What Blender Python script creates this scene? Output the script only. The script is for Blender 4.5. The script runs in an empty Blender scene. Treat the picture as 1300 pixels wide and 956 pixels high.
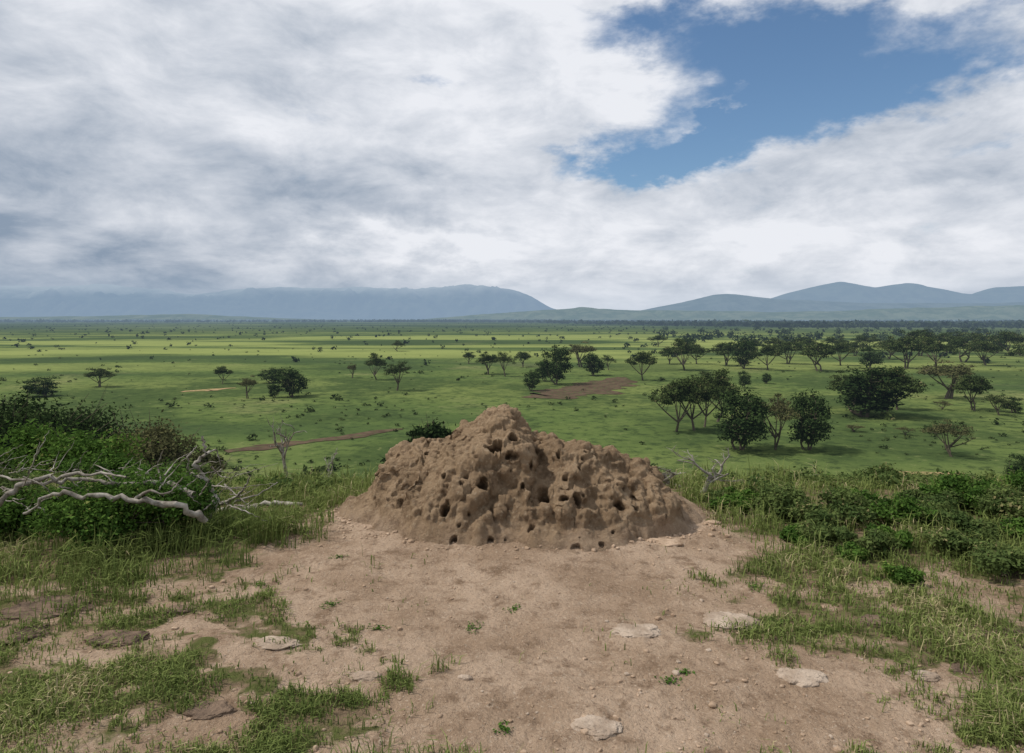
import bpy, math, numpy as np
from mathutils import Vector
rng=np.random.default_rng(7)
F=866.7; HZ=405.0; CH=1.7
sc=bpy.context.scene
sc.view_settings.view_transform='Standard'; sc.view_settings.look='None'; sc.view_settings.exposure=0

# ---------------- noise ----------------
_R=np.random.default_rng(99).random(65536)
def vn(p,seed=0):
    i=np.floor(p).astype(np.int64); f=p-i; f=f*f*f*(f*(f*6-15)+10)
    out=0
    for dx in (0,1):
        wx=f[:,0] if dx else 1-f[:,0]
        for dy in (0,1):
            wy=f[:,1] if dy else 1-f[:,1]
            for dz in (0,1):
                wz=f[:,2] if dz else 1-f[:,2]
                h=((i[:,0]+dx)*73856093)^((i[:,1]+dy)*19349663)^((i[:,2]+dz)*83492791)^(seed*2654435)
                h=(h^(h>>13))&65535
                out=out+_R[h]*wx*wy*wz
    return out*2-1
def fbm(p,oct=4,seed=0,gain=.5,kind=0):
    a=1;s=0;t=0
    for o in range(oct):
        v=vn(p*(2.03**o)+o*17.3,seed+o)
        if kind==1: v=np.abs(v)*2-.6
        s=s+v*a; t+=a; a*=gain
    return s/t
def P3(x,y,z=None,s=1.0):
    x=np.asarray(x,float).ravel(); y=np.asarray(y,float).ravel()
    z=np.zeros_like(x) if z is None else np.asarray(z,float).ravel()
    return np.stack([x,y,z],1)*s
def sstep(a,b,x):
    t=np.clip((x-a)/(b-a),0,1); return t*t*(3-2*t)
def splus(x,k): return k*np.logaddexp(0,x/k)

# ---------------- terrain ----------------
def ground(x,y):
    x=np.atleast_1d(np.asarray(x,float)); y=np.atleast_1d(np.asarray(y,float))
    sh=x.shape; x=x.ravel(); y=y.ravel()
    r=np.hypot(x,y)
    brow=6.9+.5*fbm(P3(x,x*0,None,.35),2,3)
    a=.266*splus(y-brow,.45)
    z=-(15.3-splus(15.3-a,1.5))
    near=np.exp(-(np.maximum(r-2,0)/14)**2)
    z=z+near*(.035*fbm(P3(x,y,None,1.1),3,11)+.014*fbm(P3(x,y,None,5),3,12)+.007*fbm(P3(x,y,None,16),2,13))
    z=z+.09*np.exp(-(((x-.1)/1.9)**2+((y-5.8)/1.25)**2)**1.5)
    mid=sstep(9,25,r)*(1-sstep(60,90,r))
    z=z+mid*.45*fbm(P3(x,y,None,.12),3,14)
    z=z+sstep(260,900,r)*(np.minimum(r,6000)*.0009)*fbm(P3(x,y,None,.0022),3,15)
    return z.reshape(sh)
def g1(x,y): return float(ground(x,y)[0])
def dirtmask(x,y):
    x=np.asarray(x,float).ravel(); y=np.asarray(y,float).ravel()
    n=fbm(P3(x,y,None,1.3),3,21); n2=fbm(P3(x,y,None,6),3,22)
    d=np.sqrt(((x-.1)/(1.9))**2+((y-4.9)/1.65)**2)
    m=1-d
    d2=np.sqrt(((x-.5)/1.3)**2+((y-3.1)/.9)**2)
    m=np.maximum(m,(1-d2)*.75)
    m=m+.34*n+.26*n2
    core=sstep(-.10,.24,m)
    pt=.75*fbm(P3(x,y*1.5,None,2.3),3,24)+.45*fbm(P3(x,y*1.3,None,8),3,25)
    pt=sstep(-.12,.30,pt+.06)*sstep(5.0,3.9,y)*.95
    pt2=sstep(.15,.4,fbm(P3(x,y*1.5,None,1.7),3,26))*.6*sstep(6.5,5,y)
    return np.maximum(np.maximum(core,pt),pt2)

def build(name,V,Q,mats,mi=None,tint=None,smooth=False,vattr=None):
    V=np.ascontiguousarray(V,dtype=np.float32); Q=np.ascontiguousarray(Q,dtype=np.int32)
    me=bpy.data.meshes.new(name)
    me.vertices.add(len(V)); me.vertices.foreach_set('co',V.ravel())
    me.loops.add(Q.size); me.loops.foreach_set('vertex_index',Q.ravel())
    me.polygons.add(len(Q))
    me.polygons.foreach_set('loop_start',np.arange(0,Q.size,4,dtype=np.int32))
    me.polygons.foreach_set('loop_total',np.full(len(Q),4,dtype=np.int32))
    if mi is not None: me.polygons.foreach_set('material_index',np.asarray(mi,dtype=np.int32))
    me.polygons.foreach_set('use_smooth',np.full(len(Q),bool(smooth)))
    for m in mats: me.materials.append(m)
    me.update(calc_edges=True)
    if tint is not None:
        a=me.attributes.new('tint','FLOAT','FACE'); a.data.foreach_set('value',np.asarray(tint,dtype=np.float32))
    if vattr:
        for k,v in vattr.items():
            a=me.attributes.new(k,'FLOAT','POINT'); a.data.foreach_set('value',np.asarray(v,dtype=np.float32))
    ob=bpy.data.objects.new(name,me); sc.collection.objects.link(ob)
    return ob
class Acc:
    def __init__(s): s.V=[];s.Q=[];s.M=[];s.T=[];s.n=0
    def add(s,V,Q,m=0,t=0.5):
        s.V.append(np.asarray(V,float)); s.Q.append(np.asarray(Q)+s.n); s.n+=len(V)
        s.M.append(np.full(len(Q),m)); s.T.append(np.broadcast_to(t,(len(Q),)).astype(float))
    def arr(s): return np.concatenate(s.V),np.concatenate(s.Q),np.concatenate(s.M),np.concatenate(s.T)
    def obj(s,name,mats,smooth=False):
        V,Q,M,T=s.arr(); return build(name,V,Q,mats,M,T,smooth)
def tube(pts,rad,n=6):
    pts=np.asarray(pts,float); k=len(pts); rad=np.broadcast_to(rad,(k,))
    tan=np.gradient(pts,axis=0); tan/=np.linalg.norm(tan,axis=1)[:,None]+1e-9
    up=np.array([.31,.9,.2]); a=np.cross(tan,up); a/=np.linalg.norm(a,axis=1)[:,None]+1e-9
    b=np.cross(tan,a); th=np.arange(n)/n*2*np.pi
    V=pts[:,None]+rad[:,None,None]*(np.cos(th)[None,:,None]*a[:,None]+np.sin(th)[None,:,None]*b[:,None])
    i=np.arange(k-1)[:,None]*n; j=np.arange(n)[None]; j2=(j+1)%n
    Q=np.stack([i+j,i+j2,i+n+j2,i+n+j],-1).reshape(-1,4)
    return V.reshape(-1,3),Q
def bez(a,b,c,k):
    t=np.linspace(0,1,k)[:,None]; return (1-t)**2*a+2*t*(1-t)*b+t*t*c
def leaves(C,N,L,W,rg):
    n=len(C); r=rg.normal(size=(n,3)); N=N/(np.linalg.norm(N,axis=1)[:,None]+1e-9)
    t=np.cross(N,r); t/=np.linalg.norm(t,axis=1)[:,None]+1e-9; b=np.cross(N,t)
    L=np.broadcast_to(L,(n,))[:,None]; W=np.broadcast_to(W,(n,))[:,None]
    V=np.stack([C-t*L,C+b*W-t*L*.1,C+t*L,C-b*W-t*L*.1],1).reshape(-1,3)
    return V,np.arange(n*4).reshape(-1,4)

# ---------------- node helpers ----------------
class NT:
    def __init__(s,nt): s.nt=nt; s.N=nt.nodes; s.L=nt.links
    def put(s,sock,v):
        if isinstance(v,bpy.types.NodeSocket): s.L.new(v,sock)
        elif isinstance(v,(tuple,list)):
            v=tuple(v); 
            if len(v)==3 and sock.type=='RGBA': v=v+(1,)
            sock.default_value=v
        else: sock.default_value=v
    def m(s,op,a,b=0.0,c=None,clamp=False):
        n=s.N.new('ShaderNodeMath'); n.operation=op; n.use_clamp=clamp
        s.put(n.inputs[0],a); s.put(n.inputs[1],b)
        if c is not None: s.put(n.inputs[2],c)
        return n.outputs[0]
    def vm(s,op,a,b=None,scale=None):
        n=s.N.new('ShaderNodeVectorMath'); n.operation=op; s.put(n.inputs[0],a)
        if b is not None: s.put(n.inputs[1],b)
        if scale is not None: s.put(n.inputs['Scale'],scale)
        return n.outputs['Value'] if op in('LENGTH','DOT_PRODUCT') else n.outputs[0]
    def noise(s,vec,scale,detail=4,rough=.5,dist=0,col=False):
        n=s.N.new('ShaderNodeTexNoise'); s.put(n.inputs['Vector'],vec)
        n.inputs['Scale'].default_value=scale;n.inputs['Detail'].default_value=detail
        n.inputs['Roughness'].default_value=rough;n.inputs['Distortion'].default_value=dist
        return n.outputs['Color'] if col else n.outputs[0]
    def mr(s,v,a,b,c=0.,d=1.,sm=True):
        n=s.N.new('ShaderNodeMapRange'); n.interpolation_type='SMOOTHSTEP' if sm else 'LINEAR'
        s.put(n.inputs[0],v)
        for k,q in zip((1,2,3,4),(a,b,c,d)): s.put(n.inputs[k],q)
        return n.outputs[0]
    def mix(s,f,a,b,mode='MIX'):
        n=s.N.new('ShaderNodeMix'); n.data_type='RGBA'; n.blend_type=mode
        s.put(n.inputs[0],f); s.put(n.inputs[6],a); s.put(n.inputs[7],b); return n.outputs[2]
    def comb(s,x,y,z):
        n=s.N.new('ShaderNodeCombineXYZ'); s.put(n.inputs[0],x);s.put(n.inputs[1],y);s.put(n.inputs[2],z);return n.outputs[0]
    def sep(s,v):
        n=s.N.new('ShaderNodeSeparateXYZ'); s.put(n.inputs[0],v); return n.outputs
    def attr(s,name):
        n=s.N.new('ShaderNodeAttribute'); n.attribute_name=name; return n.outputs['Fac']
    def pos(s):
        return s.N.new('ShaderNodeNewGeometry').outputs['Position']
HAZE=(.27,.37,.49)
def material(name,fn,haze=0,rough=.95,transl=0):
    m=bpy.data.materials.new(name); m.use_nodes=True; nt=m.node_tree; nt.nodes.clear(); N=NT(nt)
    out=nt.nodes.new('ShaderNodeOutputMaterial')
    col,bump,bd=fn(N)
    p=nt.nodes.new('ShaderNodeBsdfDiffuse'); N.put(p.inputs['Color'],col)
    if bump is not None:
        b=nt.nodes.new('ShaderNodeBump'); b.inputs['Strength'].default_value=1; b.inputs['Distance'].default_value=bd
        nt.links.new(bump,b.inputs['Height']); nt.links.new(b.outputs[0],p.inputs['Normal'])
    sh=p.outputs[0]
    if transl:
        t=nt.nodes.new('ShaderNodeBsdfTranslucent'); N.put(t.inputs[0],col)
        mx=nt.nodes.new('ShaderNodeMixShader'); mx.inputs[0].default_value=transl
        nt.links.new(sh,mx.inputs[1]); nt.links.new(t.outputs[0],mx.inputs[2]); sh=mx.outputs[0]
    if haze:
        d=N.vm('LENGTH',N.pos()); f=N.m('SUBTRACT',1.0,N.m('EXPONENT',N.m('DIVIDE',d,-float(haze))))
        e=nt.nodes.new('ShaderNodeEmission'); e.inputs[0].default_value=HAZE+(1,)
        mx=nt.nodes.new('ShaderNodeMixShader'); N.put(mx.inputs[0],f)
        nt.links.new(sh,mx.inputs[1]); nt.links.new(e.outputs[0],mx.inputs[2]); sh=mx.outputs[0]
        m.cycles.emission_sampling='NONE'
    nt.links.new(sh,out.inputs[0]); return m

def soilcol(N,p):
    c=N.mix(N.mr(N.noise(p,1.3,5,.65),.38,.62),(.46,.338,.24),(.33,.232,.156))
    c=N.mix(N.mr(N.noise(p,7,4,.7),.47,.70),c,(.235,.16,.105))
    nn=N.noise(p,60,3,.7)
    c=N.mix(N.mr(nn,.57,.70,0,.6),c,(.58,.47,.36))
    c=N.mix(N.mr(nn,.43,.30,0,.65),c,(.15,.10,.07))
    return c
def f_ground(N):
    p=N.pos(); d=N.vm('LENGTH',p); soil=soilcol(N,p)
    under=N.mix(N.mr(N.noise(p,6,3,.7),.4,.62),(.11,.12,.042),(.23,.165,.105))
    med=N.noise(p,.022,5,.70); sm=N.noise(p,.5,5,.75)
    band=N.noise(N.vm('MULTIPLY',p,(.35,1,1)),.011,4,.6)  # grass tone bands, also used to paint cloud light and shade
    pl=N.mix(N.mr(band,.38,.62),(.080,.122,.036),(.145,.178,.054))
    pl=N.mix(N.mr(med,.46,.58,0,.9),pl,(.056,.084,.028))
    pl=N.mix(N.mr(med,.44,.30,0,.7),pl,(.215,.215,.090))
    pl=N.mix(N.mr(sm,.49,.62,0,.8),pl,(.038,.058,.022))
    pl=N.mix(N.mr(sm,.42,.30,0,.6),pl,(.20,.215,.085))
    lit_patch=N.m('MULTIPLY',N.mr(d,190,360),N.mr(d,1000,560))  # sunlit stretch between cloud shadows, painted into the plain's colour
    pl=N.mix(N.m('MULTIPLY',lit_patch,N.mr(band,.42,.56,.0,.75)),pl,(.26,.295,.09))
    pl=N.mix(N.mr(band,.48,.37,0,.7),pl,(.048,.072,.030))  # cloud shadows painted as darker bands in the grass colour
    pl=N.mix(N.mr(d,650,1700),pl,N.mix(N.mr(N.noise(p,.0018,4,.7),.45,.62),(.042,.066,.032),(.10,.13,.058)))
    g=N.mix(N.mr(d,9,30),under,pl)
    dm=N.m('ADD',N.attr('dirt'),N.m('MULTIPLY',N.m('SUBTRACT',N.noise(p,14,4,.7),.5),1.1))
    c=N.mix(N.mr(dm,.30,.65),g,soil)
    h=N.noise(p,26,5,.75)
    return c,h,.036
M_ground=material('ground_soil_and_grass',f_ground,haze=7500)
def f_mound(N):
    p=N.pos(); z=N.sep(p)[2]
    c=N.mix(N.mr(N.noise(p,2.2,4,.6),.38,.62),(.43,.305,.192),(.31,.215,.132))
    c=N.mix(N.mr(N.noise(p,9,5,.72),.48,.70),c,(.195,.130,.080))
    c=N.mix(N.mr(N.noise(p,34,3,.7),.54,.70,0,.6),c,(.54,.42,.29))
    c=N.mix(N.mr(N.m('ADD',z,N.m('MULTIPLY',N.noise(p,5,4,.7),.35)),.42,.14),c,soilcol(N,p))
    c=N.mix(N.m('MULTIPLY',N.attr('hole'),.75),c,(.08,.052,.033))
    h=N.noise(p,30,6,.8)
    return c,h,.045
M_mound=material('termite_earth',f_mound)
def leafmat(name,a,b,dry=None,haze=0,tr=.25):
    def f(N):
        t=N.attr('tint'); c=N.mix(t,a,b)
        if dry: c=N.mix(N.mr(t,.86,.95),c,dry)
        return c,None,0
    return material(name,f,haze=haze,rough=.75,transl=tr)
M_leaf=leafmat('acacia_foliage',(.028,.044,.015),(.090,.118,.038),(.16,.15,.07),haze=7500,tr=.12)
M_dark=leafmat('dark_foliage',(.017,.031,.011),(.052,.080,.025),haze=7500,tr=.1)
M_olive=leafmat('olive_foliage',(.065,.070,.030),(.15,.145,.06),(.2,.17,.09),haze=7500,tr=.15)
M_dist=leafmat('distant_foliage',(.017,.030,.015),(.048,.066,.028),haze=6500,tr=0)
M_bush=leafmat('bright_shrub_foliage',(.040,.085,.018),(.125,.215,.042),(.24,.26,.08),tr=.25)
M_bush2=leafmat('dull_shrub_foliage',(.06,.095,.030),(.15,.19,.06),(.27,.24,.11),tr=.25)
M_grass=leafmat('grass_blades',(.100,.138,.038),(.245,.285,.09),(.44,.37,.21),tr=.22)
def f_bark(N):
    p=N.pos(); return N.mix(N.noise(p,3,2,.6),(.06,.05,.035),(.17,.14,.10)),None,.02
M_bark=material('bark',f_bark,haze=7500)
def f_dead(N):
    p=N.pos(); c=N.mix(N.mr(N.noise(p,9,4,.7),.35,.65),(.38,.35,.30),(.15,.13,.105)); return c,None,.01
M_dead=material('weathered_dead_wood',f_dead)
def f_rock(N):
    p=N.pos(); c=N.mix(N.mr(N.noise(p,7,5,.65),.35,.65),(.50,.40,.31),(.33,.25,.185))
    c=N.mix(N.mr(N.noise(p,30,4,.7),.56,.7,0,.7),c,(.18,.14,.11)); return c,N.noise(p,26,5,.7),.02
M_rock=material('weathered_stone',f_rock)
def f_clod(N):
    return soilcol(N,N.pos()),None,0
M_clod=material('soil_clods',f_clod)
def f_drock(N):
    p=N.pos(); c=N.mix(N.mr(N.noise(p,9,5,.65),.35,.65),(.24,.17,.12),(.11,.08,.06)); 
    return c,N.noise(p,26,5,.7),.03
M_drock=material('dark_stone',f_drock)
def f_track(N):
    p=N.pos(); c=N.mix(N.mr(N.noise(p,.5,4,.7),.35,.65),(.075,.052,.036),(.125,.088,.058))
    c=N.mix(N.mr(N.noise(p,.9,5,.75),.54,.62),c,(.075,.10,.036)); return c,None,0
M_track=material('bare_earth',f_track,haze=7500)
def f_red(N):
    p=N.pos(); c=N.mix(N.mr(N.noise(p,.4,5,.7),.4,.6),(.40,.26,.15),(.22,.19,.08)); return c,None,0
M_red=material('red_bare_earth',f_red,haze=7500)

# ---------------- ground sheet ----------------
th=np.concatenate([np.linspace(-180,-50,40)[:-1],np.arange(-50,50,.25),np.linspace(50,180,41)])*np.pi/180
r=[.02,.3,.7,1.1,1.5,1.8]; r+=list(np.arange(2.0,9.0,.022)); rr=9.0
while rr<32000: r.append(rr); rr*=1.022
r=np.array(r); nr=len(r); ntb=len(th)
TH,RR=np.meshgrid(th,r)
X=RR*np.sin(TH);Y=RR*np.cos(TH); Z=ground(X,Y)
i=np.arange(nr-1)[:,None]*ntb; j=np.arange(ntb-1)[None]
Q=np.stack([i+j,i+ntb+j,i+ntb+j+1,i+j+1],-1).reshape(-1,4)[:,::-1]
dm=dirtmask(X,Y)
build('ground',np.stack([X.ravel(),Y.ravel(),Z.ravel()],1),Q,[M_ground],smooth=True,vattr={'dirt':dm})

# ---------------- termite mound ----------------
nx,ny=640,470
xs=np.linspace(-1.95,2.05,nx); ys=np.linspace(4.35,7.4,ny)
XX,YY=np.meshgrid(xs,ys)
fx=XX.ravel(); fy=YY.ravel()
wx=fx+.10*fbm(P3(fx,fy,None,2.2),3,31)+.045*fbm(P3(fx,fy,None,7),3,33); wy=fy+.24*fbm(P3(fx,fy,None,1.9),3,32)+.08*fbm(P3(fx,fy,None,6),3,34)
ppx=np.array([425,446,458,478,490,506,530,560,600,620,638,655,668,688,740,780,815,834,847,874,912])
ppz=np.array([0,.03,.12,.24,.42,.53,.59,.65,.74,.80,.84,.81,.70,.60,.53,.46,.41,.32,.16,.06,0])
prof=np.interp(wx,(ppx-650)/F*6.0,ppz)
cx=.12; hw=1.66
e=np.sqrt(np.clip(1-((wx-cx)/hw)**2,0,1))
yr=6.0; yf=yr-1.06*e-.02; yb=yr+.95*e+.02
t=np.where(wy<yr,(wy-yf)/(yr-yf),(yb-wy)/(yb-yr)); t=np.clip(t,0,1)
ts=t*sstep(-.22,.30,t)
g=1-(1-ts)**2.0
H=prof*g
H+=.10*np.exp(-(((wx+.18)/.24)**2+((wy-5.45)/.25)**2))*g
H+=.10*np.exp(-(((wx-.62)/.3)**2+((wy-5.5)/.25)**2))*g
H-=.14*np.exp(-(((wx-.24)/.09)**2+((wy-5.45)/.45)**2))*g
H-=.11*np.exp(-(((wx+.55)/.08)**2+((wy-5.5)/.4)**2))*g
H-=.10*np.exp(-(((wx-.95)/.08)**2+((wy-5.5)/.4)**2))*g
ph=H/.20+1.2*fbm(P3(fx,fy,None,1.6),3,51); H=H+.028*np.sin(ph*6.283)*sstep(.08,.28,H)*sstep(.75,.5,H)
base=ground(fx,fy)
edge=sstep(0,.05,H)
Zm=base+H-.03*(1-edge)-.004
Vm=np.stack([fx,fy,Zm],1)
def gnorm(V):
    G=V.reshape(ny,nx,3); du=np.gradient(G,axis=1); dv=np.gradient(G,axis=0)
    n=np.cross(du,dv); n/=np.linalg.norm(n,axis=2)[...,None]+1e-9; return n.reshape(-1,3)
N0=gnorm(Vm); amp=sstep(.01,.2,H)
rg1=.5+.5*vn(Vm*2.1,88)
rid=np.clip(1-np.abs(fbm(Vm*3.3,2,91))*3.2,0,1)**2*.036+np.clip(1-np.abs(fbm(Vm*7.5,2,93))*3.0,0,1)**2*.016
d=.11*fbm(Vm*2.8,3,41,.5)+.030*fbm(Vm*8,3,42,kind=1)*(.2+1.4*rg1)+.030*fbm(Vm*13,4,45,.62)+.015*fbm(Vm*34,3,43,.6)-rid
Vm=Vm+N0*(d*amp)[:,None]
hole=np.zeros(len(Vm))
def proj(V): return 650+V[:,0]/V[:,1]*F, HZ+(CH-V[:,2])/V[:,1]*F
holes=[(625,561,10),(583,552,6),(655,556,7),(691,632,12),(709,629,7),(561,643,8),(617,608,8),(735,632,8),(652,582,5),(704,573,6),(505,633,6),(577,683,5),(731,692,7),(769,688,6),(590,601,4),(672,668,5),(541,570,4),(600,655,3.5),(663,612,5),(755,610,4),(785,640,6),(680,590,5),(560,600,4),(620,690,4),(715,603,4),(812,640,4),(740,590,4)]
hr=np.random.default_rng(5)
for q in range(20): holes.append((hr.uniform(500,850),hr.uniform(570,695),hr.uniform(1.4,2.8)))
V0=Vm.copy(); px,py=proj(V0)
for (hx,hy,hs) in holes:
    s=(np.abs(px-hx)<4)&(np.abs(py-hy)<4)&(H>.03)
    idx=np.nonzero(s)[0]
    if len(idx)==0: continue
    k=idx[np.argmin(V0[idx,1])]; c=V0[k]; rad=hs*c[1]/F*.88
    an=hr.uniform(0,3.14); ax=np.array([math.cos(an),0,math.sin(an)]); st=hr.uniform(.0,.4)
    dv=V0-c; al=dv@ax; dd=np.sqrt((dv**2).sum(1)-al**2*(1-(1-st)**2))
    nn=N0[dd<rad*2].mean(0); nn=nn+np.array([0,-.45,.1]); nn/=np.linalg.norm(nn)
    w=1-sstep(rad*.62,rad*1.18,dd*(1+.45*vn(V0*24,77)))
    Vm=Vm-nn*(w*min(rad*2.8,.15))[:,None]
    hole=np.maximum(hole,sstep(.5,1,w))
i=np.arange(ny-1)[:,None]*nx; j=np.arange(nx-1)[None]
Q=np.stack([i+j,i+j+1,i+nx+j+1,i+nx+j],-1).reshape(-1,4)
keep=(H[Q].max(1)>.004)
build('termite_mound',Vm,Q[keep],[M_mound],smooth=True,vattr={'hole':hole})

# ---------------- rocks ----------------
def csphere(n):
    V=[];Qs=[];o=0
    l=np.linspace(-1,1,n+1); A,B=np.meshgrid(l,l); A=A.ravel();B=B.ravel();O=np.ones_like(A)
    for f in ((A,B,O),(B,A,-O),(O,A,B),(-O,B,A),(B,O,A),(A,-O,B)):
        v=np.stack(f,1); v=np.tan(v*np.pi/4); v/=np.linalg.norm(v,axis=1)[:,None]
        i=np.arange(n)[:,None]*(n+1); j=np.arange(n)[None]
        Qs.append(np.stack([i+j,i+j+1,i+n+2+j,i+n+1+j],-1).reshape(-1,4)+o); V.append(v); o+=len(v)
    return np.concatenate(V),np.concatenate(Qs)
CS,CQ=csphere(22)
def rock(px_,py_,wpx,hm,mat,seed,asp=.6,name='rock'):
    y=CH*F/(py_-HZ); x=(px_-650)/F*y; w=wpx/F*y/2
    V=CS*np.array([w,w*asp,hm])
    V=V*(1+.34*fbm(CS*1.6+seed*9,3,seed)+.14*fbm(CS*5+seed,3,seed+1)+.05*fbm(CS*14+seed,2,seed+3))[:,None]
    V[:,2]=np.where(V[:,2]>hm*.5,hm*.5+(V[:,2]-hm*.5)*.3,V[:,2])
    V+=np.array([x,y,g1(x,y)-hm*.25]); build(name,V,CQ,[mat],smooth=True)
for k,a in enumerate([(808,802,62,.040,0),(928,788,70,.032,0),(1018,860,60,.045,0),(1170,858,44,.035,0),(845,695,50,.05,2),(767,690,26,.04,2),(150,812,80,.05,1),(15,805,90,.06,1),(60,770,100,.04,1),(1262,812,150,.045,1),(350,820,60,.025,0),(465,860,40,.035,0),(590,862,20,.05,0),(1110,790,50,.035,1),(230,776,40,.04,1),(1230,850,60,.035,1),(760,925,60,.026,0),(265,905,60,.03,1),(905,668,22,.04,2)]):
    rock(a[0],a[1],a[2],a[3],[M_rock,M_drock,M_clod][a[4]],k+1,asp=rng.uniform(.5,.8),name='rock')
PV,PQ=csphere(3)
A=Acc()
n=0
while n<1800:
    if n<1300:
        yy=1/rng.uniform(1/6.6,1/2.2); xx=rng.uniform(-.85,.85)*yy
        m=dirtmask([xx],[yy])[0]
        if rng.random()>m*.9+.05: continue
        s=min(rng.exponential(.0035)+.002,.018)
    else:
        a=rng.uniform(math.pi,2*math.pi); q=1+abs(rng.normal(0,.12)); xx=.12+1.6*q*math.cos(a); yy=6.0+1.0*q*math.sin(a); s=min(rng.exponential(.006)+.003,.025)
    V=PV*np.array([1,rng.uniform(.6,1),rng.uniform(.4,.8)])*s*(1+.35*vn(PV*1.7+n*3.1,5))[:,None]
    a=rng.uniform(0,6.28); R=np.array([[math.cos(a),-math.sin(a),0],[math.sin(a),math.cos(a),0],[0,0,1]])
    A.add(V@R.T+np.array([xx,yy,g1(xx,yy)+s*.15]),PQ,int(rng.random()<.8 or n>=1300),.5); n+=1
A.obj('pebbles',[M_rock,M_clod],True)

# ---------------- grass ----------------
def grass(name,n,ymin,ymax,seed,dens):
    rg=np.random.default_rng(seed)
    Yg=1/rg.uniform(1/ymax,1/ymin,n); Xg=rg.uniform(-.92,.92,n)*Yg
    nc=max(n//16,1); cY=1/rg.uniform(1/ymax,1/ymin,nc); cX=rg.uniform(-.92,.92,nc)*cY
    ci=rg.integers(0,nc,n); cl=rg.random(n)<.8
    sp=.010*np.sqrt(cY[ci])+.008
    Xg=np.where(cl,cX[ci]+rg.normal(0,1,n)*sp*1.1,Xg); Yg=np.where(cl,cY[ci]+rg.normal(0,1,n)*sp*1.4,Yg)
    chs=rg.uniform(.5,1.5,nc)[ci]; ct=rg.uniform(-.22,.25,nc)[ci]
    m=dirtmask(Xg,Yg); no=fbm(P3(Xg,Yg,None,2.5),3,61)
    pr=np.clip(1-m*1.10,0,1)*np.clip(.74+no*1.8,.10,1)*dens+.03*sstep(.5,.75,fbm(P3(Xg,Yg,None,3.5),2,66)*.5+.5)
    om=(np.abs(Xg-.12)<1.5)&(Yg>5.0)&(Yg<7)
    k=(rg.random(n)<pr)&~om
    Xg=Xg[k];Yg=Yg[k];chs=chs[k];no=no[k];m=m[k];ct=ct[k]; n=len(Xg)
    L=rg.uniform(.025,.07,n)*chs*(1+1.5*sstep(3.8,5.6,Yg)+1.0*sstep(8,30,Yg))*(1-.5*m)*(1+.9*sstep(0,.5,fbm(P3(Xg,Yg,None,.8),2,67)))
    W=rg.uniform(.0016,.0032,n)*np.sqrt(np.maximum(Yg,2)/2.4)
    Zg=ground(Xg,Yg)-.004
    a=rg.uniform(0,6.28,n); dx=np.cos(a);dy=np.sin(a); lean=rg.uniform(.1,1.1,n)
    b=np.stack([Xg,Yg,Zg],1); side=np.stack([-dy,dx,dx*0],1)*W[:,None]; dr=np.stack([dx,dy,dx*0],1)
    p1=b+dr*(L*lean*.3)[:,None]+np.array([0,0,1])*(L*.62)[:,None]
    p2=b+dr*(L*lean)[:,None]+np.array([0,0,1])*(L*(1-.45*lean))[:,None]
    V=np.stack([b-side,b+side,p1+side*.8,p1-side*.8,p2+side*.12,p2-side*.12],1).reshape(-1,3)
    i=np.arange(n)[:,None]*6
    Q=np.concatenate([i+np.array([0,1,2,3]),i+np.array([3,2,4,5])])
    tt=np.clip(.47+.4*no+ct+.35*fbm(P3(Xg,Yg,None,.9),2,68)+rg.normal(0,.17,n),0,1); tt=np.tile(tt,2)
    return build(name,V,Q,[M_grass],tint=tt)
grass('grass',320000,2.1,60,1,1.0)
def weed(px_,py_,wpx,name='weed'):
    y=CH*F/(py_-HZ); x=(px_-650)/F*y; w=wpx/F*y/2; rg=np.random.default_rng(int(px_*7+py_))
    n=int(20+wpx*1.6); a=rg.uniform(0,6.28,n); rd=w*rg.random(n)**.8*(1+.5*np.sin(a*2+px_)); C=np.stack([x+rd*np.cos(a),y+rd*np.sin(a)*.8,np.zeros(n)],1)
    C[:,2]=ground(C[:,0],C[:,1])+rg.uniform(.002,.014,n)
    N_=np.stack([rg.normal(0,.4,n),rg.normal(0,.4,n),np.ones(n)],1)
    V,Q=leaves(C,N_,rg.uniform(.005,.011,n),rg.uniform(.003,.006,n),rg)
    build(name,V,Q,[M_bush],tint=rg.uniform(0,.85,n))
for a in [(602,797,30),(653,775,22),(420,772,36),(990,790,40),(850,864,30),(1115,735,44),(960,745,30),(330,745,30),(870,855,20),(1050,800,36),(480,800,24),(430,715,24),(640,930,30)]: weed(*a)

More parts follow.
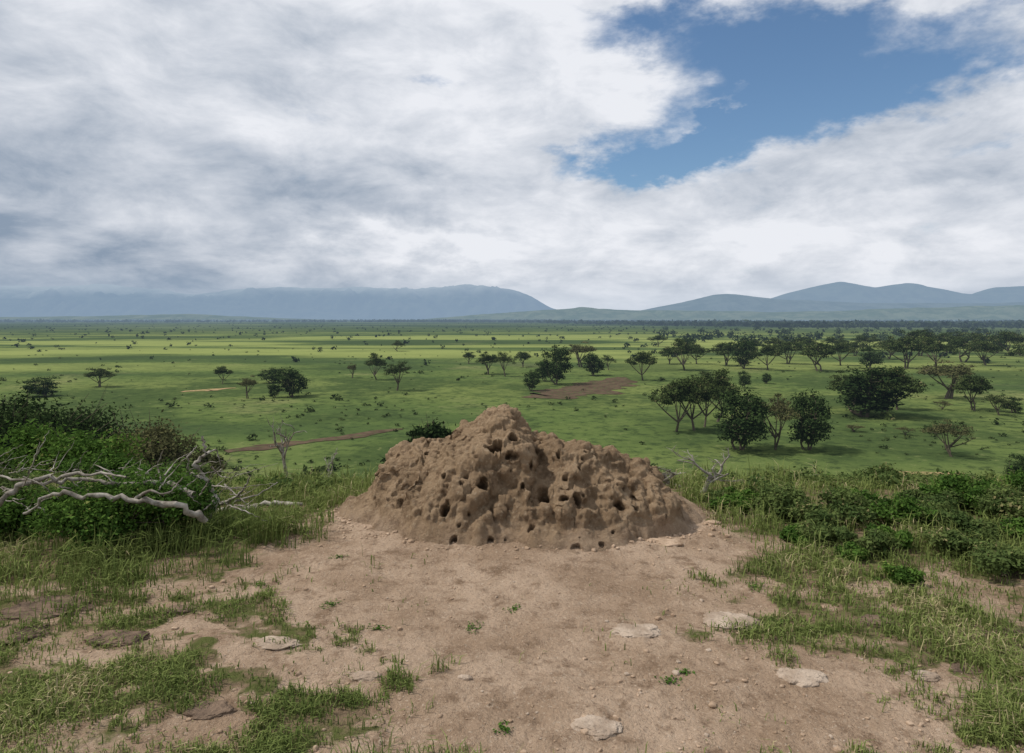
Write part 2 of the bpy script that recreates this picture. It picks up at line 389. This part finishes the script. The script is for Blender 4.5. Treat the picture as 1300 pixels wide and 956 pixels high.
# ---------------- shrubs ----------------
def shrub(name,x,y,w,h,nleaf,lsz,mat,seed,flat=.75,ncl=22,zoff=0,twigs=True,depth=None):
    rg=np.random.default_rng(seed); A=Acc(); z0=g1(x,y)+zoff
    dp=depth or min(w*.9,1.6+w*.3)
    u=rg.normal(size=(ncl,3)); u/=np.linalg.norm(u,axis=1)[:,None]; u*=rg.random((ncl,1))**.45
    cc=u*np.array([w*.42,dp*.42,h*.36])+np.array([0,0,h*.48]); cc[:,2]=np.maximum(cc[:,2],h*.15)
    cr=rg.uniform(.08,.26,ncl)*min(w,h*1.6)
    ct=rg.uniform(.0,.8,ncl); k=rg.choice(ncl,nleaf,p=cr**1.7/(cr**1.7).sum())
    v=rg.normal(size=(nleaf,3)); v/=np.linalg.norm(v,axis=1)[:,None]
    rad=rg.random(nleaf)**.4*(1+.28*rg.normal(size=nleaf))
    C=cc[k]+v*(cr[k]*rad)[:,None]*np.array([1,1,flat]); C[:,2]=np.maximum(C[:,2],.01)
    Nn=v*.6+rg.normal(size=(nleaf,3))*.7+np.array([0,0,.6])
    L=lsz*rg.uniform(.6,1.3,nleaf); V,Q=leaves(C,Nn,L,L*rg.uniform(.35,.6,nleaf),rg)
    A.add(V,Q,0,np.clip(ct[k]+rg.normal(0,.15,nleaf),0,1))
    if twigs:
        for c in cc:
            b0=np.array([rg.normal(0,.08)*w,rg.normal(0,.08)*w,0.]); mid=(b0+c)/2+rg.normal(size=3)*.05*w
            P=bez(b0,mid,c+(c-b0)*.15,6); V,Q=tube(P,np.linspace(.018,.003,6)*max(h,.4),5); A.add(V,Q,1)
            for s in range(3):
                e=c+rg.normal(size=3)*.18*min(w,h); P2=bez(P[3],(P[3]+e)/2,e,4); V,Q=tube(P2,np.linspace(.006,.0015,4)*max(h,.4),4); A.add(V,Q,1)
    ob=A.obj(name,[mat,M_bark]); ob.location=(x,y,z0); return ob
def sh_px(name,px_,y,top,wpx,n,ls,mat,seed,**k):
    x=(px_-650)/F*y; z=CH-(top-HZ)/F*y; h=max(z-g1(x,y),.12)
    return shrub(name,x,y,wpx/F*y,h,n,ls,mat,seed,**k)
sh_px('green_shrub',172,5.25,598,210,22000,.017,M_bush,101,ncl=52)
sh_px('green_shrub',55,5.6,610,190,17000,.018,M_bush,102,ncl=38)
sh_px('green_shrub',-40,5.5,590,150,8000,.022,M_bush2,103,ncl=28)
sh_px('green_shrub',235,6.3,608,100,5500,.020,M_bush2,117,ncl=18)
sh_px('green_shrub',50,13,538,240,15000,.045,M_bush,104,ncl=46)
sh_px('green_shrub',140,10,578,160,8000,.033,M_bush,115,ncl=26)
sh_px('green_shrub',215,11,588,120,5500,.037,M_bush2,109)
sh_px('dark_bush',95,34,508,150,11000,.11,M_dark,105,ncl=36)
sh_px('dark_bush',40,30,488,150,11000,.10,M_dark,106,ncl=40)
sh_px('dark_bush',-20,26,496,140,9000,.1,M_dark,126,ncl=32)
sh_px('olive_bush',198,30,508,124,11000,.085,M_olive,107,ncl=36)
sh_px('olive_bush',258,24,568,64,3000,.08,M_olive,108,ncl=14)
sh_px('green_shrub',320,7.6,622,70,3000,.020,M_bush,110)
sh_px('green_shrub',345,11,603,60,2500,.033,M_bush,111)
sh_px('green_shrub',410,8,625,70,3000,.020,M_bush2,112)
sh_px('dark_bush',541,40,508,66,5000,.15,M_dark,113,ncl=20)
R_=[(940,641,622,64,0),(985,652,630,80,1),(1030,668,640,70,1),(1120,632,590,74,1),(1090,650,622,80,0),(1180,652,622,90,1),(1240,640,604,80,0),(1290,662,622,90,1),(1272,728,686,95,1),(1195,672,640,90,1),(1130,690,668,60,0),(965,636,612,60,1),(1060,634,602,70,0),(1320,640,585,80,0),(1235,685,660,60,1),(1160,632,604,80,1),(905,640,628,40,1),(1085,708,692,50,0),(1145,738,718,46,0),(1010,690,672,40,0),(1300,690,660,60,0),(1260,650,616,60,0),
(1000,655,616,84,1),(1075,662,622,96,1),(1150,668,628,84,0),(1215,704,668,90,1),(1110,702,674,80,1),(1045,690,662,70,1),(925,652,630,50,0),(1205,645,606,80,0),(1280,645,608,90,1)]
for k,(a,b,tp,w,m) in enumerate(R_):
    y=CH*F/(b-HZ)
    if b<638: y=9+(k%9)*.3
    sh_px('green_shrub',a,y,tp,w,4000,.008+.0018*y,[M_bush,M_bush2][m],200+k,ncl=18)
def scrubmass(name,pts,mat,seed,nl=70,haze=False):
    rg=np.random.default_rng(seed); x,y,w,h=[np.asarray(q) for q in pts]; n=len(x); k=np.repeat(np.arange(n),nl)
    v=rg.normal(size=(n*nl,3)); v/=np.linalg.norm(v,axis=1)[:,None]; v*=(rg.random(n*nl)**.4*(1+.2*rg.normal(size=n*nl)))[:,None]
    z=ground(x,y); C=np.stack([x[k],y[k],z[k]+h[k]*.5],1)+v*np.stack([w[k]*.5,w[k]*.5,h[k]*.55],1)
    L=.20*np.sqrt(h*w)[k]*rg.uniform(.5,1.1,n*nl)*(60/nl)**.5
    V,Q=leaves(C,v*.5+rg.normal(size=v.shape)*.6+np.array([0,0,.6]),L,L*.55,rg)
    ct=rg.uniform(0,.8,n)
    return build(name,V,Q,[mat],tint=np.clip(ct[k]+rg.normal(0,.12,n*nl),0,1))
n=700; y=1/rng.uniform(1/70,1/6.6,n); x=rng.uniform(-1,1,n)*y; k=(np.abs(x-.1)>2.1)|(y>9); x=x[k];y=y[k]; s=rng.uniform(.06,.28,len(x))*(.55+y/36)
scrubmass('slope_scrub',(x,y,s*1.7,s),M_bush2,301,150)
n=2300; y=1/rng.uniform(1/420,1/62,n); x=rng.uniform(-1,1,n)*y; no=fbm(P3(x,y,None,.03),3,70); k=no+rng.normal(0,.3,n)>.0; x=x[k];y=y[k]
s=rng.exponential(.20,len(x))+.13+y*.0006; scrubmass('plain_scrub',(x,y,s*2.1,s),M_leaf,302,26)

# ---------------- dead wood ----------------
def W3(p,y): return np.array([(p[0]-650)/F*y,y,CH-(p[1]-HZ)/F*y])
def poly(A,pts,r0,r1,seed,n=7):
    rg=np.random.default_rng(seed); P=np.array(pts); k=max(8,len(P)*5)
    t=np.linspace(0,len(P)-1,k); Q=np.stack([np.interp(t,np.arange(len(P)),P[:,c]) for c in range(3)],1)
    for _ in range(2): Q[1:-1]=(Q[:-2]+2*Q[1:-1]+Q[2:])/4
    L=np.linalg.norm(P[-1]-P[0])
    Q[1:-1]+=rg.normal(size=(k-2,3))*.010*min(L,1.2)
    V,F_=tube(Q,np.linspace(r0,r1,k)*(1+.15*rg.normal(size=k)),n); A.add(V,F_,0); return Q
A=Acc()
S=[([(248,672),(276,642),(264,612),(244,592),(262,576),(257,554)],5.6,.032,.009),
([(264,612),(242,600),(226,613),(206,598)],5.5,.018,.005),([(262,576),(275,570),(280,590)],5.6,.010,.003),
([(384,640),(352,637),(320,646),(284,648),(240,668)],5.9,.014,.034),([(330,642),(316,655),(300,664)],5.8,.016,.006),
([(276,642),(296,633),(310,622),(318,604)],5.8,.016,.005),([(284,648),(300,636),(330,628),(352,612)],5.9,.012,.003),
([(0,604),(50,613),(100,605),(150,618),(205,610),(246,628)],5.2,.009,.024),
([(0,640),(20,618),(60,606),(118,600),(160,606)],5.0,.022,.007),
([(30,652),(66,628),(110,628),(170,634),(230,640),(262,662)],4.9,.009,.024),
([(205,612),(200,590),(208,570)],5.4,.009,.003),([(150,618),(140,598),(120,590)],5.2,.009,.003),([(160,640),(190,622),(212,628),(232,606)],4.9,.012,.004),
([(258,668),(290,660),(330,662),(365,652)],5.7,.022,.006),([(240,600),(238,580),(250,566)],5.5,.01,.003)]
for k,(p,y,a,b) in enumerate(S):
    rg=np.random.default_rng(k+900); poly(A,[W3(q,y+rg.uniform(-.12,.12)) for q in p],a,b,k)
rg=np.random.default_rng(44)
for k in range(110):
    y=rg.uniform(5.0,6.6); a=rg.uniform(-30,300); b=rg.uniform(592,648); l=rg.uniform(20,70); an=rg.uniform(-1.3,.8)
    p0=W3((a,b),y); p0[2]=max(p0[2],g1(p0[0],p0[1])+.01)
    p1=W3((a+l*.5*math.cos(an),b+l*.5*math.sin(an)+rg.uniform(-8,8)),y+rg.uniform(-.3,.3)); p2=W3((a+l*math.cos(an),b+l*math.sin(an)),y+rg.uniform(-.3,.3))
    poly(A,[p0,p1,p2],rg.uniform(.003,.008),.0012,k+50,5)
A.obj('fallen_dead_branches',[M_dead],True)
def deadtree(name,px_,y,top,wpx,seed,r0,mat=None):
    rg=np.random.default_rng(seed); x=(px_-650)/F*y; z0=g1(x,y); h=CH-(top-HZ)/F*y-z0; w=wpx/F*y; A=Acc()
    def br(p,d,L,r,lev):
        k=6; pts=[p]; dd=d
        for i in range(k-1):
            dd=dd+rg.normal(size=3)*.16+np.array([0,0,.03]); dd/=np.linalg.norm(dd); pts.append(pts[-1]+dd*L/(k-1))
        V,Q=tube(pts,np.linspace(r,r*.5,k),6); A.add(V,Q,0)
        if lev>0:
            for q in range(rg.integers(2,4)):
                s=pts[rg.integers(2,k)]; nd=dd+rg.normal(size=3)*np.array([.75*min(1.6,w/h*1.8),.6,.4]); nd/=np.linalg.norm(nd); br(s,nd,L*rg.uniform(.5,.8),r*.55,lev-1)
    br(np.array([0,0,-.05]),np.array([rg.normal(0,.1),0,1.]),h*.45,r0,4)
    V,Q,M,T=A.arr(); V=V*np.array([w/max(np.ptp(V[:,0]),.01),1,h/V[:,2].max()]); o=build(name,V,Q,[M_dead],M,T,True); o.location=(x,y,z0)
deadtree('dead_tree',367,17,520,50,3,.06); deadtree('dead_tree',415,20,566,24,6,.07)
deadtree('dead_shrub',890,6.8,564,100,12,.020); deadtree('dead_shrub',862,7.2,590,60,17,.013); deadtree('dead_shrub',1022,8,600,40,23,.012)

# ---------------- trees on the plain ----------------
def treemesh(name,kind,seed):
    rg=np.random.default_rng(seed); A=Acc(); H=8.
    if kind=='umb': W=10.;zc=4.5;rz=3.0;ncl=64;cr=(.6,1.45);fl=.55;nl=80;ls=.18;tr=.20
    elif kind=='open': W=9.;zc=4.6;rz=2.8;ncl=60;cr=(.5,1.1);fl=.55;nl=48;ls=.15;tr=.22
    else: W=8.;zc=4.3;rz=3.3;ncl=60;cr=(.6,1.5);fl=.75;nl=85;ls=.18;tr=.13
    mat={'umb':M_leaf,'open':M_olive if seed%2 else M_leaf,'round':M_dark}[kind]
    u=rg.normal(size=(ncl,3)); u/=np.linalg.norm(u,axis=1)[:,None]; u*=rg.random((ncl,1))**.38
    asym=1+.3*np.sin(np.arctan2(u[:,1],u[:,0])*2+rg.uniform(0,6))
    cc=u*np.array([W*.42,W*.42,rz]); cc[:,:2]*=asym[:,None]; cc[:,2]+=zc
    if kind!='round':
        rr_=np.hypot(cc[:,0],cc[:,1])/(W*.5); cc[:,2]=zc+np.abs(cc[:,2]-zc)*rg.uniform(-.5,1.1,ncl)-1.0*rr_**2+.5
    R=rg.uniform(*cr,ncl)
    nt_=rg.integers(1,3) if kind!='round' else 3; base=[]
    for q in range(nt_):
        b0=np.array([rg.normal(0,.35),rg.normal(0,.35),-.2]); s=b0+np.array([rg.normal(0,.6),rg.normal(0,.6),H*tr]); V,Q=tube(bez(b0,(b0+s)/2+rg.normal(size=3)*.12,s,6),np.linspace(.30,.2,6)/nt_**.4,8); A.add(V,Q,1); base.append(s)
    limbs=[]
    for q in range(7):
        s=base[q%nt_]; e=cc[rg.integers(ncl)]; P=bez(s,s*.4+e*.6+np.array([0,0,-.5]),e,8); limbs.append(P); V,Q=tube(P,np.linspace(.14,.04,8),6); A.add(V,Q,1)
    LP=np.concatenate([l[2:] for l in limbs])
    for c in cc:
        p=LP[np.argmin(np.linalg.norm(LP-c,axis=1)+(LP[:,2]>c[2])*2)]; V,Q=tube(bez(p,(p+c)/2+rg.normal(size=3)*.2,c,5),np.linspace(.05,.02,5),4); A.add(V,Q,1)
    n=ncl*nl;k=rg.choice(ncl,n,p=R**1.6/(R**1.6).sum()); v=rg.normal(size=(n,3)); v/=np.linalg.norm(v,axis=1)[:,None]; v[:,2]=np.where(v[:,2]<0,v[:,2]*.6,v[:,2])
    C=cc[k]+v*(R[k]*rg.random(n)**.35*(1+.18*rg.normal(size=n)))[:,None]*np.array([1,1,fl])
    L=ls*rg.uniform(.6,1.4,n); V,Q=leaves(C,v*.6+rg.normal(size=(n,3))*.5+np.array([0,0,.7]),L,L*.6,rg)
    ct=rg.uniform(0,.85,ncl); A.add(V,Q,0,np.clip(ct[k]+rg.normal(0,.13,n),0,1))
    V,Q,M,T=A.arr(); V[:,2]*=H/V[:,2].max(); V[:,0]*=W/np.ptp(V[:,0])
    o=build(name,V,Q,[mat,M_bark],M,T); me=o.data; bpy.data.objects.remove(o); return me,H,W
TM={k:[treemesh(k+'_tree_mesh',k,s) for s in ss] for k,ss in {'umb':(1,2,3,4,11),'open':(5,6,7),'round':(8,9,10,12)}.items()}
NM={'umb':'acacia_tree','open':'thorn_tree','round':'dark_leafy_tree'}
def tree(px_,pb,pt,w,kind):
    y=(CH+15.3)*F/(pb-HZ)
    for _ in range(4): y=(CH-g1((px_-650)/F*y,y))*F/(pb-HZ)
    x=(px_-650)/F*y; me,H,W=TM[kind][int(rng.integers(len(TM[kind])))]
    h=(pb-pt)/F*y*1.04; ww=w/F*y*1.14; ob=bpy.data.objects.new(NM[kind],me); sc.collection.objects.link(ob)
    ob.location=(x,y,g1(x,y)-.1); ob.scale=(ww/W,ww/W,h/H)
    ob.rotation_euler[2]=math.radians(float(rng.choice([0,180]))+float(rng.uniform(-25,25)))
for a in [(127,491,463,38,'umb'),(55,503,477,42,'round'),(283,487,464,22,'umb'),(315,506,476,20,'open'),(345,486,466,34,'round'),(370,504,465,42,'round'),(348,505,486,16,'round'),
(478,482,448,28,'umb'),(505,496,458,38,'open'),(447,480,460,12,'open'),(506,446,432,18,'umb'),(595,462,444,20,'umb'),(620,475,446,28,'umb'),(640,478,446,26,'open'),(664,466,446,22,'umb'),
(675,496,469,24,'round'),(706,488,437,42,'round'),(690,484,458,24,'round'),(738,466,433,34,'open'),(753,477,447,30,'round'),(772,470,450,20,'open'),(815,483,445,38,'umb'),(850,462,440,28,'umb'),
(868,470,430,44,'umb'),(885,462,436,30,'umb'),(858,548,480,60,'umb'),(882,546,478,60,'umb'),(910,536,468,56,'umb'),(896,542,474,50,'umb'),(940,571,492,76,'round'),(985,571,500,46,'open'),(1026,571,494,60,'round'),
(945,493,470,16,'round'),(973,487,473,14,'round'),(1104,529,462,84,'round'),(1128,529,466,74,'umb'),(1080,520,470,56,'umb'),(1140,520,468,50,'umb'),(1203,506,456,64,'open'),(1236,521,475,46,'umb'),(1206,579,533,50,'open'),
(1296,616,576,34,'round'),(1266,527,500,34,'open'),(1285,524,503,24,'round'),(1000,462,428,46,'umb'),(974,470,436,36,'umb'),(1040,471,434,50,'umb'),(1066,464,434,36,'umb'),(922,464,434,42,'umb'),(945,468,428,36,'round'),
(1105,468,440,28,'round'),(1150,468,420,56,'umb'),(1186,466,428,50,'umb'),(1225,460,426,46,'umb'),(1283,452,420,46,'umb'),(1252,464,432,38,'umb'),(1168,452,418,42,'umb'),(1310,470,430,50,'umb'),(1020,450,428,38,'umb'),(1085,452,430,36,'umb'),(1128,456,430,36,'umb'),(895,484,470,20,'open'),(835,440,425,24,'umb'),
(1060,446,426,30,'umb'),(1100,445,424,34,'umb'),(1205,448,420,40,'umb'),(1240,446,418,40,'umb'),(1265,448,424,30,'round'),(985,448,428,28,'umb'),(955,450,430,26,'umb'),(870,448,428,28,'round'),
(955,548,526,34,'round'),(1085,548,538,22,'open'),(1150,552,541,22,'open'),(1196,520,508,20,'open')]: tree(*a)

# distant tree mass
rg=np.random.default_rng(55)
def dist(name,px_,py_,hm,nl,seed):
    y=17.0*F/(py_-HZ); x=(px_-650)/F*y; h=hm; w=hm*rg.uniform(.9,1.9,len(x)); scrubmass(name,(x,y,w,h),M_dist,seed,nl)
n=420; px_=rg.uniform(-300,1600,n); py_=HZ+8+rg.exponential(13,n); k=(py_<470); dist('distant_trees',px_[k],py_[k],rg.uniform(.9,2.8,k.sum())*np.where(px_[k]>700,1.3,.85),34,401)
n=1700; px_=rg.uniform(-300,1600,n); py_=HZ+3.0+rg.exponential(6,n); dist('distant_trees',px_,py_,rg.uniform(1,3.0,n),12,402)
n=5200; px_=rg.uniform(480,1600,n); py_=HZ+1.8+rg.uniform(0,10,n)*np.clip((px_-500)/500,.25,1); dist('distant_woodland',px_,py_,rg.uniform(6,12,n),12,403)
n=2400; px_=rg.uniform(-300,700,n); py_=HZ+1.5+rg.uniform(0,3,n); dist('distant_woodland',px_,py_,rg.uniform(7,14,n),12,405)
n=170; px_=np.concatenate([rg.uniform(840,1600,n)]); py_=HZ+rg.uniform(11,32,n); dist('distant_woodland',px_,py_,rg.uniform(3.5,7,n),70,404)

def strip(name,pts,wid,mat,seed):
    P=np.array([[(a-650)/F*(17*F/(b-HZ)),17*F/(b-HZ)] for a,b in pts]); k=len(P)*14
    t=np.linspace(0,len(P)-1,k); C=np.stack([np.interp(t,np.arange(len(P)),P[:,c]) for c in (0,1)],1)
    wv=np.interp(t,np.arange(len(P)),wid); tn=np.gradient(C,axis=0); tn/=np.linalg.norm(tn,axis=1)[:,None]; nn=np.stack([-tn[:,1],tn[:,0]],1)
    C+=nn*(1.2*fbm(P3(C[:,0],C[:,1],None,.12),3,seed))[:,None]
    w1=wv*(1+.7*fbm(P3(C[:,0],C[:,1],None,.4),3,seed+1)); w2=wv*(1+.7*fbm(P3(C[:,0],C[:,1],None,.4),3,seed+2))
    a=C+nn*w1[:,None]; b=C-nn*w2[:,None]; V=np.stack([a,b],1).reshape(-1,2); V=np.concatenate([V,(ground(V[:,0],V[:,1])+.06)[:,None]],1)
    i=np.arange(k-1)[:,None]*2; build(name,V,(i+np.array([0,1,3,2])),[mat])
strip('dirt_track',[(285,573),(330,568),(380,562),(430,556),(480,549),(512,545)],[1.2,1.7,1.4,1.8,1.5,.4],M_track,500)
strip('bare_earth_patch',[(665,505),(700,503),(735,497),(768,488),(790,479)],[1,6,8,7,1.5],M_track,510)
strip('bare_earth_patch',[(232,498),(262,495),(300,493)],[.5,3,.5],M_red,520)
strip('bare_earth_patch',[(1090,608),(1150,603),(1230,606)],[.2,1.2,.3],M_red,530)

# ---------------- hills ----------------
def hills(name,dist_,pr,depth,mat,seed,rough=1,jit=1.2):
    a=np.array(pr,float); nxx=500; nyy=70
    u=np.linspace(a[0,0],a[-1,0],nxx); top=np.interp(u,a[:,0],a[:,1]); 
    for _ in range(14): top[1:-1]=(top[:-2]+2*top[1:-1]+top[2:])/4
    top=top-jit*fbm(P3(u,u*0,None,.035),3,seed+9,.5)*np.clip((HZ-top)/15,0,1)
    hh=(HZ+.6-top)/F*dist_; v=np.linspace(-1,1,nyy); U,Vv=np.meshgrid(u,v); Xh=(U-650)/F*dist_; Yh=dist_+Vv*depth
    n=fbm(P3(Xh,Yh,None,1/(depth*.30)),5,seed,.6,kind=1).reshape(U.shape); c=(1-np.abs(Vv)**1.4)
    Zh=hh[None]*np.clip(c*(1+.8*n*rough*(1-c)*2),0,None)+hh[None]*.04*n*rough*sstep(.6,1,c)-25
    i=np.arange(nyy-1)[:,None]*nxx; j=np.arange(nxx-1)[None]
    build(name,np.stack([Xh.ravel(),Yh.ravel(),Zh.ravel()],1),np.stack([i+j,i+j+1,i+nxx+j+1,i+nxx+j],-1).reshape(-1,4),[mat],smooth=True)
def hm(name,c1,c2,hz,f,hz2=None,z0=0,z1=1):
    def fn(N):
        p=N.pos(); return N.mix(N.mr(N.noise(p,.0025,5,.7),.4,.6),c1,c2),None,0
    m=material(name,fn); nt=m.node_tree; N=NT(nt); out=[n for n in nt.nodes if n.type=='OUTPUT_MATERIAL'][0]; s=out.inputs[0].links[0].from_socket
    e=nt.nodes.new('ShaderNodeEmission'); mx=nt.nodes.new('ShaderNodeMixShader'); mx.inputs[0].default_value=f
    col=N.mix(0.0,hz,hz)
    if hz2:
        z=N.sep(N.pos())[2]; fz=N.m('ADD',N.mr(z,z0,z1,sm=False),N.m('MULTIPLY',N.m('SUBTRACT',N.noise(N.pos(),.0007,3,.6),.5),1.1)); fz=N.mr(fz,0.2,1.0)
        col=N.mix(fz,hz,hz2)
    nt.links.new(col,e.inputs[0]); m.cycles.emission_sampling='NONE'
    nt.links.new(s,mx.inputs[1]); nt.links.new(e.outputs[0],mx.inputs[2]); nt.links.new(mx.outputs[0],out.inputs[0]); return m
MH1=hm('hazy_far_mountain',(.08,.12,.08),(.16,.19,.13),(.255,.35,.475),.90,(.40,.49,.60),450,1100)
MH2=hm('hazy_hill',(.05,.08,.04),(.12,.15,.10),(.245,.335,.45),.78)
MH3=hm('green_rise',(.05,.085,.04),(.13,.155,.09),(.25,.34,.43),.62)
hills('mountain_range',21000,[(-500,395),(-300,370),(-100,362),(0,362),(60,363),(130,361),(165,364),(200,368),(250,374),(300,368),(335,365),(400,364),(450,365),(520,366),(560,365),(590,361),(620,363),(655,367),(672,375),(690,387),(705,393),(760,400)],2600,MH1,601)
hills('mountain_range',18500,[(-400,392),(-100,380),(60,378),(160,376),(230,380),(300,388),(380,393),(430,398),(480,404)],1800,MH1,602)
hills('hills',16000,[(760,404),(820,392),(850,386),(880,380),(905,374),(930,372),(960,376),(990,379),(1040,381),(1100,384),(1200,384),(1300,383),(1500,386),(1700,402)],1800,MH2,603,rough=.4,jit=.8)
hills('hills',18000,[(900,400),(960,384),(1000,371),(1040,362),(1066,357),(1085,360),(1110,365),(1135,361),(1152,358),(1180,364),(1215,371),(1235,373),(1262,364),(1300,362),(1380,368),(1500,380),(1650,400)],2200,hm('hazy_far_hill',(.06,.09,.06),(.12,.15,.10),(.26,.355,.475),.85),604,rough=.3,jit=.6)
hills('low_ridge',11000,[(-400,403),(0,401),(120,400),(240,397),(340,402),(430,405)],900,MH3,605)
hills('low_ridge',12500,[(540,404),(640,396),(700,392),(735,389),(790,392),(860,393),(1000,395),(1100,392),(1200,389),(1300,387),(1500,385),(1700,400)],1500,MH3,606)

# ---------------- sky ----------------
SUN_EL=math.radians(54); SUN_AZ=math.radians(-88)
w=bpy.data.worlds.new('World'); sc.world=w; w.use_nodes=True; nt=w.node_tree; nt.nodes.clear(); N=NT(nt)
out=nt.nodes.new('ShaderNodeOutputWorld'); bg=nt.nodes.new('ShaderNodeBackground'); nt.links.new(bg.outputs[0],out.inputs[0])
sky=nt.nodes.new('ShaderNodeTexSky'); sky.sky_type='NISHITA'; sky.sun_disc=False; sky.sun_elevation=SUN_EL; sky.sun_rotation=SUN_AZ
sky.altitude=800; sky.air_density=1.2; sky.dust_density=.5; sky.ozone_density=2
D=nt.nodes.new('ShaderNodeTexCoord').outputs['Generated']; D=N.vm('NORMALIZE',D); s=N.sep(D)
az0=N.m('ARCTAN2',s[0],s[1]); el0=N.m('ARCSINE',s[2])
wc=N.sep(N.vm('SUBTRACT',N.noise(N.vm('MULTIPLY',D,(1,1,1.8)),5.0,6,.62,col=True),(.5,.5,.5)))
az=N.m('MULTIPLY_ADD',wc[0],.36,az0); el=N.m('MULTIPLY_ADD',wc[1],.21,el0)
zc=N.m('ADD',N.m('MAXIMUM',s[2],0.0),.22)
pl=N.comb(N.m('DIVIDE',s[0],zc),N.m('DIVIDE',s[1],zc),0.0)
def G(px_,py_,sx,sy,rot=0):
    a0=math.atan((px_-650)/F); e0=math.atan((HZ-py_)/F*math.cos(a0)); c=math.cos(math.radians(rot)); q=math.sin(math.radians(rot))
    da=N.m('SUBTRACT',az,a0); de=N.m('SUBTRACT',el,e0)
    u=N.m('ADD',N.m('MULTIPLY',da,c*F/sx),N.m('MULTIPLY',de,q*F/sx)); v=N.m('SUBTRACT',N.m('MULTIPLY',de,c*F/sy),N.m('MULTIPLY',da,q*F/sy))
    return N.m('EXPONENT',N.m('MULTIPLY',N.m('MULTIPLY_ADD',u,u,N.m('MULTIPLY',v,v)),-1.0))
def SUM(L):
    o=None
    for wt,a in L:
        g_=N.m('MULTIPLY',G(*a),wt); o=g_ if o is None else N.m('ADD',o,g_)
    return o
n1=N.noise(N.vm('ADD',pl,(3.1,1.7,0)),1.75,7,.60,.2)
n2=N.noise(N.vm('ADD',pl,(8.3,4.7,2.)),1.3,6,.55,.2)
n3=N.noise(N.vm('MULTIPLY',D,(1,1,2.2)),8,7,.62,.3)
blue=SUM([(1.15,(930,165,170,44,8)),(.85,(1010,70,150,48,-8)),(.55,(850,25,110,28)),(.65,(830,205,110,18)),(.50,(1190,12,150,26)),(.40,(560,108,60,14)),(.30,(700,8,90,14)),(.45,(1250,172,100,15,10)),(.35,(1130,120,110,24,12)),(-.35,(955,108,80,10,24))])
cov=N.m('ADD',N.m('MULTIPLY_ADD',N.m('SUBTRACT',n1,.5),2.3,1.16),N.m('MULTIPLY',blue,-1.35))
cov=N.m('ADD',cov,N.m('MULTIPLY',N.m('SUBTRACT',n3,.5),1.4))
cov=N.mr(cov,-.12,.88)
cov=N.m('MAXIMUM',cov,N.mr(az0,-.05,-.3,0,.9))
dark=SUM([(.24,(60,180,260,70)),(.38,(40,325,280,50,-4)),(.18,(330,250,200,40)),(.10,(60,40,200,60)),(.14,(470,275,160,22)),(-.42,(560,325,170,20)),(-.22,(480,150,260,50)),(-.34,(1000,300,330,50)),(-.34,(720,70,150,70)),(.2,(1200,225,180,16)),(-.25,(935,340,50,22))])
br=N.m('SUBTRACT',N.m('ADD',N.m('MULTIPLY',N.m('SUBTRACT',n2,.5),2.0),N.m('MULTIPLY_ADD',N.m('SUBTRACT',n3,.5),1.5,.57)),dark)
cl=N.mix(N.mr(br,-.05,1.0,sm=False),(.26,.33,.43),(.83,.85,.90))
skyc=N.mix(1.0,N.vm('SCALE',sky.outputs[0],scale=.105),(.78,.90,.98),'MULTIPLY')
c=N.mix(cov,skyc,cl)
hz=N.mr(el0,.085,.0,0,.7)
hcol=N.mix(N.mr(az0,-.5,.1),(.35,.44,.55),(.64,.70,.79))
c=N.mix(hz,c,hcol)
bg.inputs[1].default_value=.1
nt.links.new(N.vm('SCALE',c,scale=10.0),bg.inputs[0])
w.cycles.sampling_method='MANUAL'; w.cycles.sample_map_resolution=256
sl=bpy.data.lights.new('sun','SUN'); sl.energy=3.2; sl.angle=math.radians(2.5); sl.color=(1,.95,.88)
so=bpy.data.objects.new('sun',sl); sc.collection.objects.link(so)
dv=Vector((math.sin(SUN_AZ)*math.cos(SUN_EL),math.cos(SUN_AZ)*math.cos(SUN_EL),math.sin(SUN_EL)))
so.rotation_euler=dv.to_track_quat('Z','Y').to_euler()
cam=bpy.data.cameras.new('camera'); co=bpy.data.objects.new('camera',cam); sc.collection.objects.link(co)
cam.lens=24; cam.sensor_width=36; cam.shift_y=-(478-HZ)/1300; cam.clip_end=60000; cam.clip_start=.05
co.location=(0,0,CH); co.rotation_euler=(math.radians(90),0,0); sc.camera=co
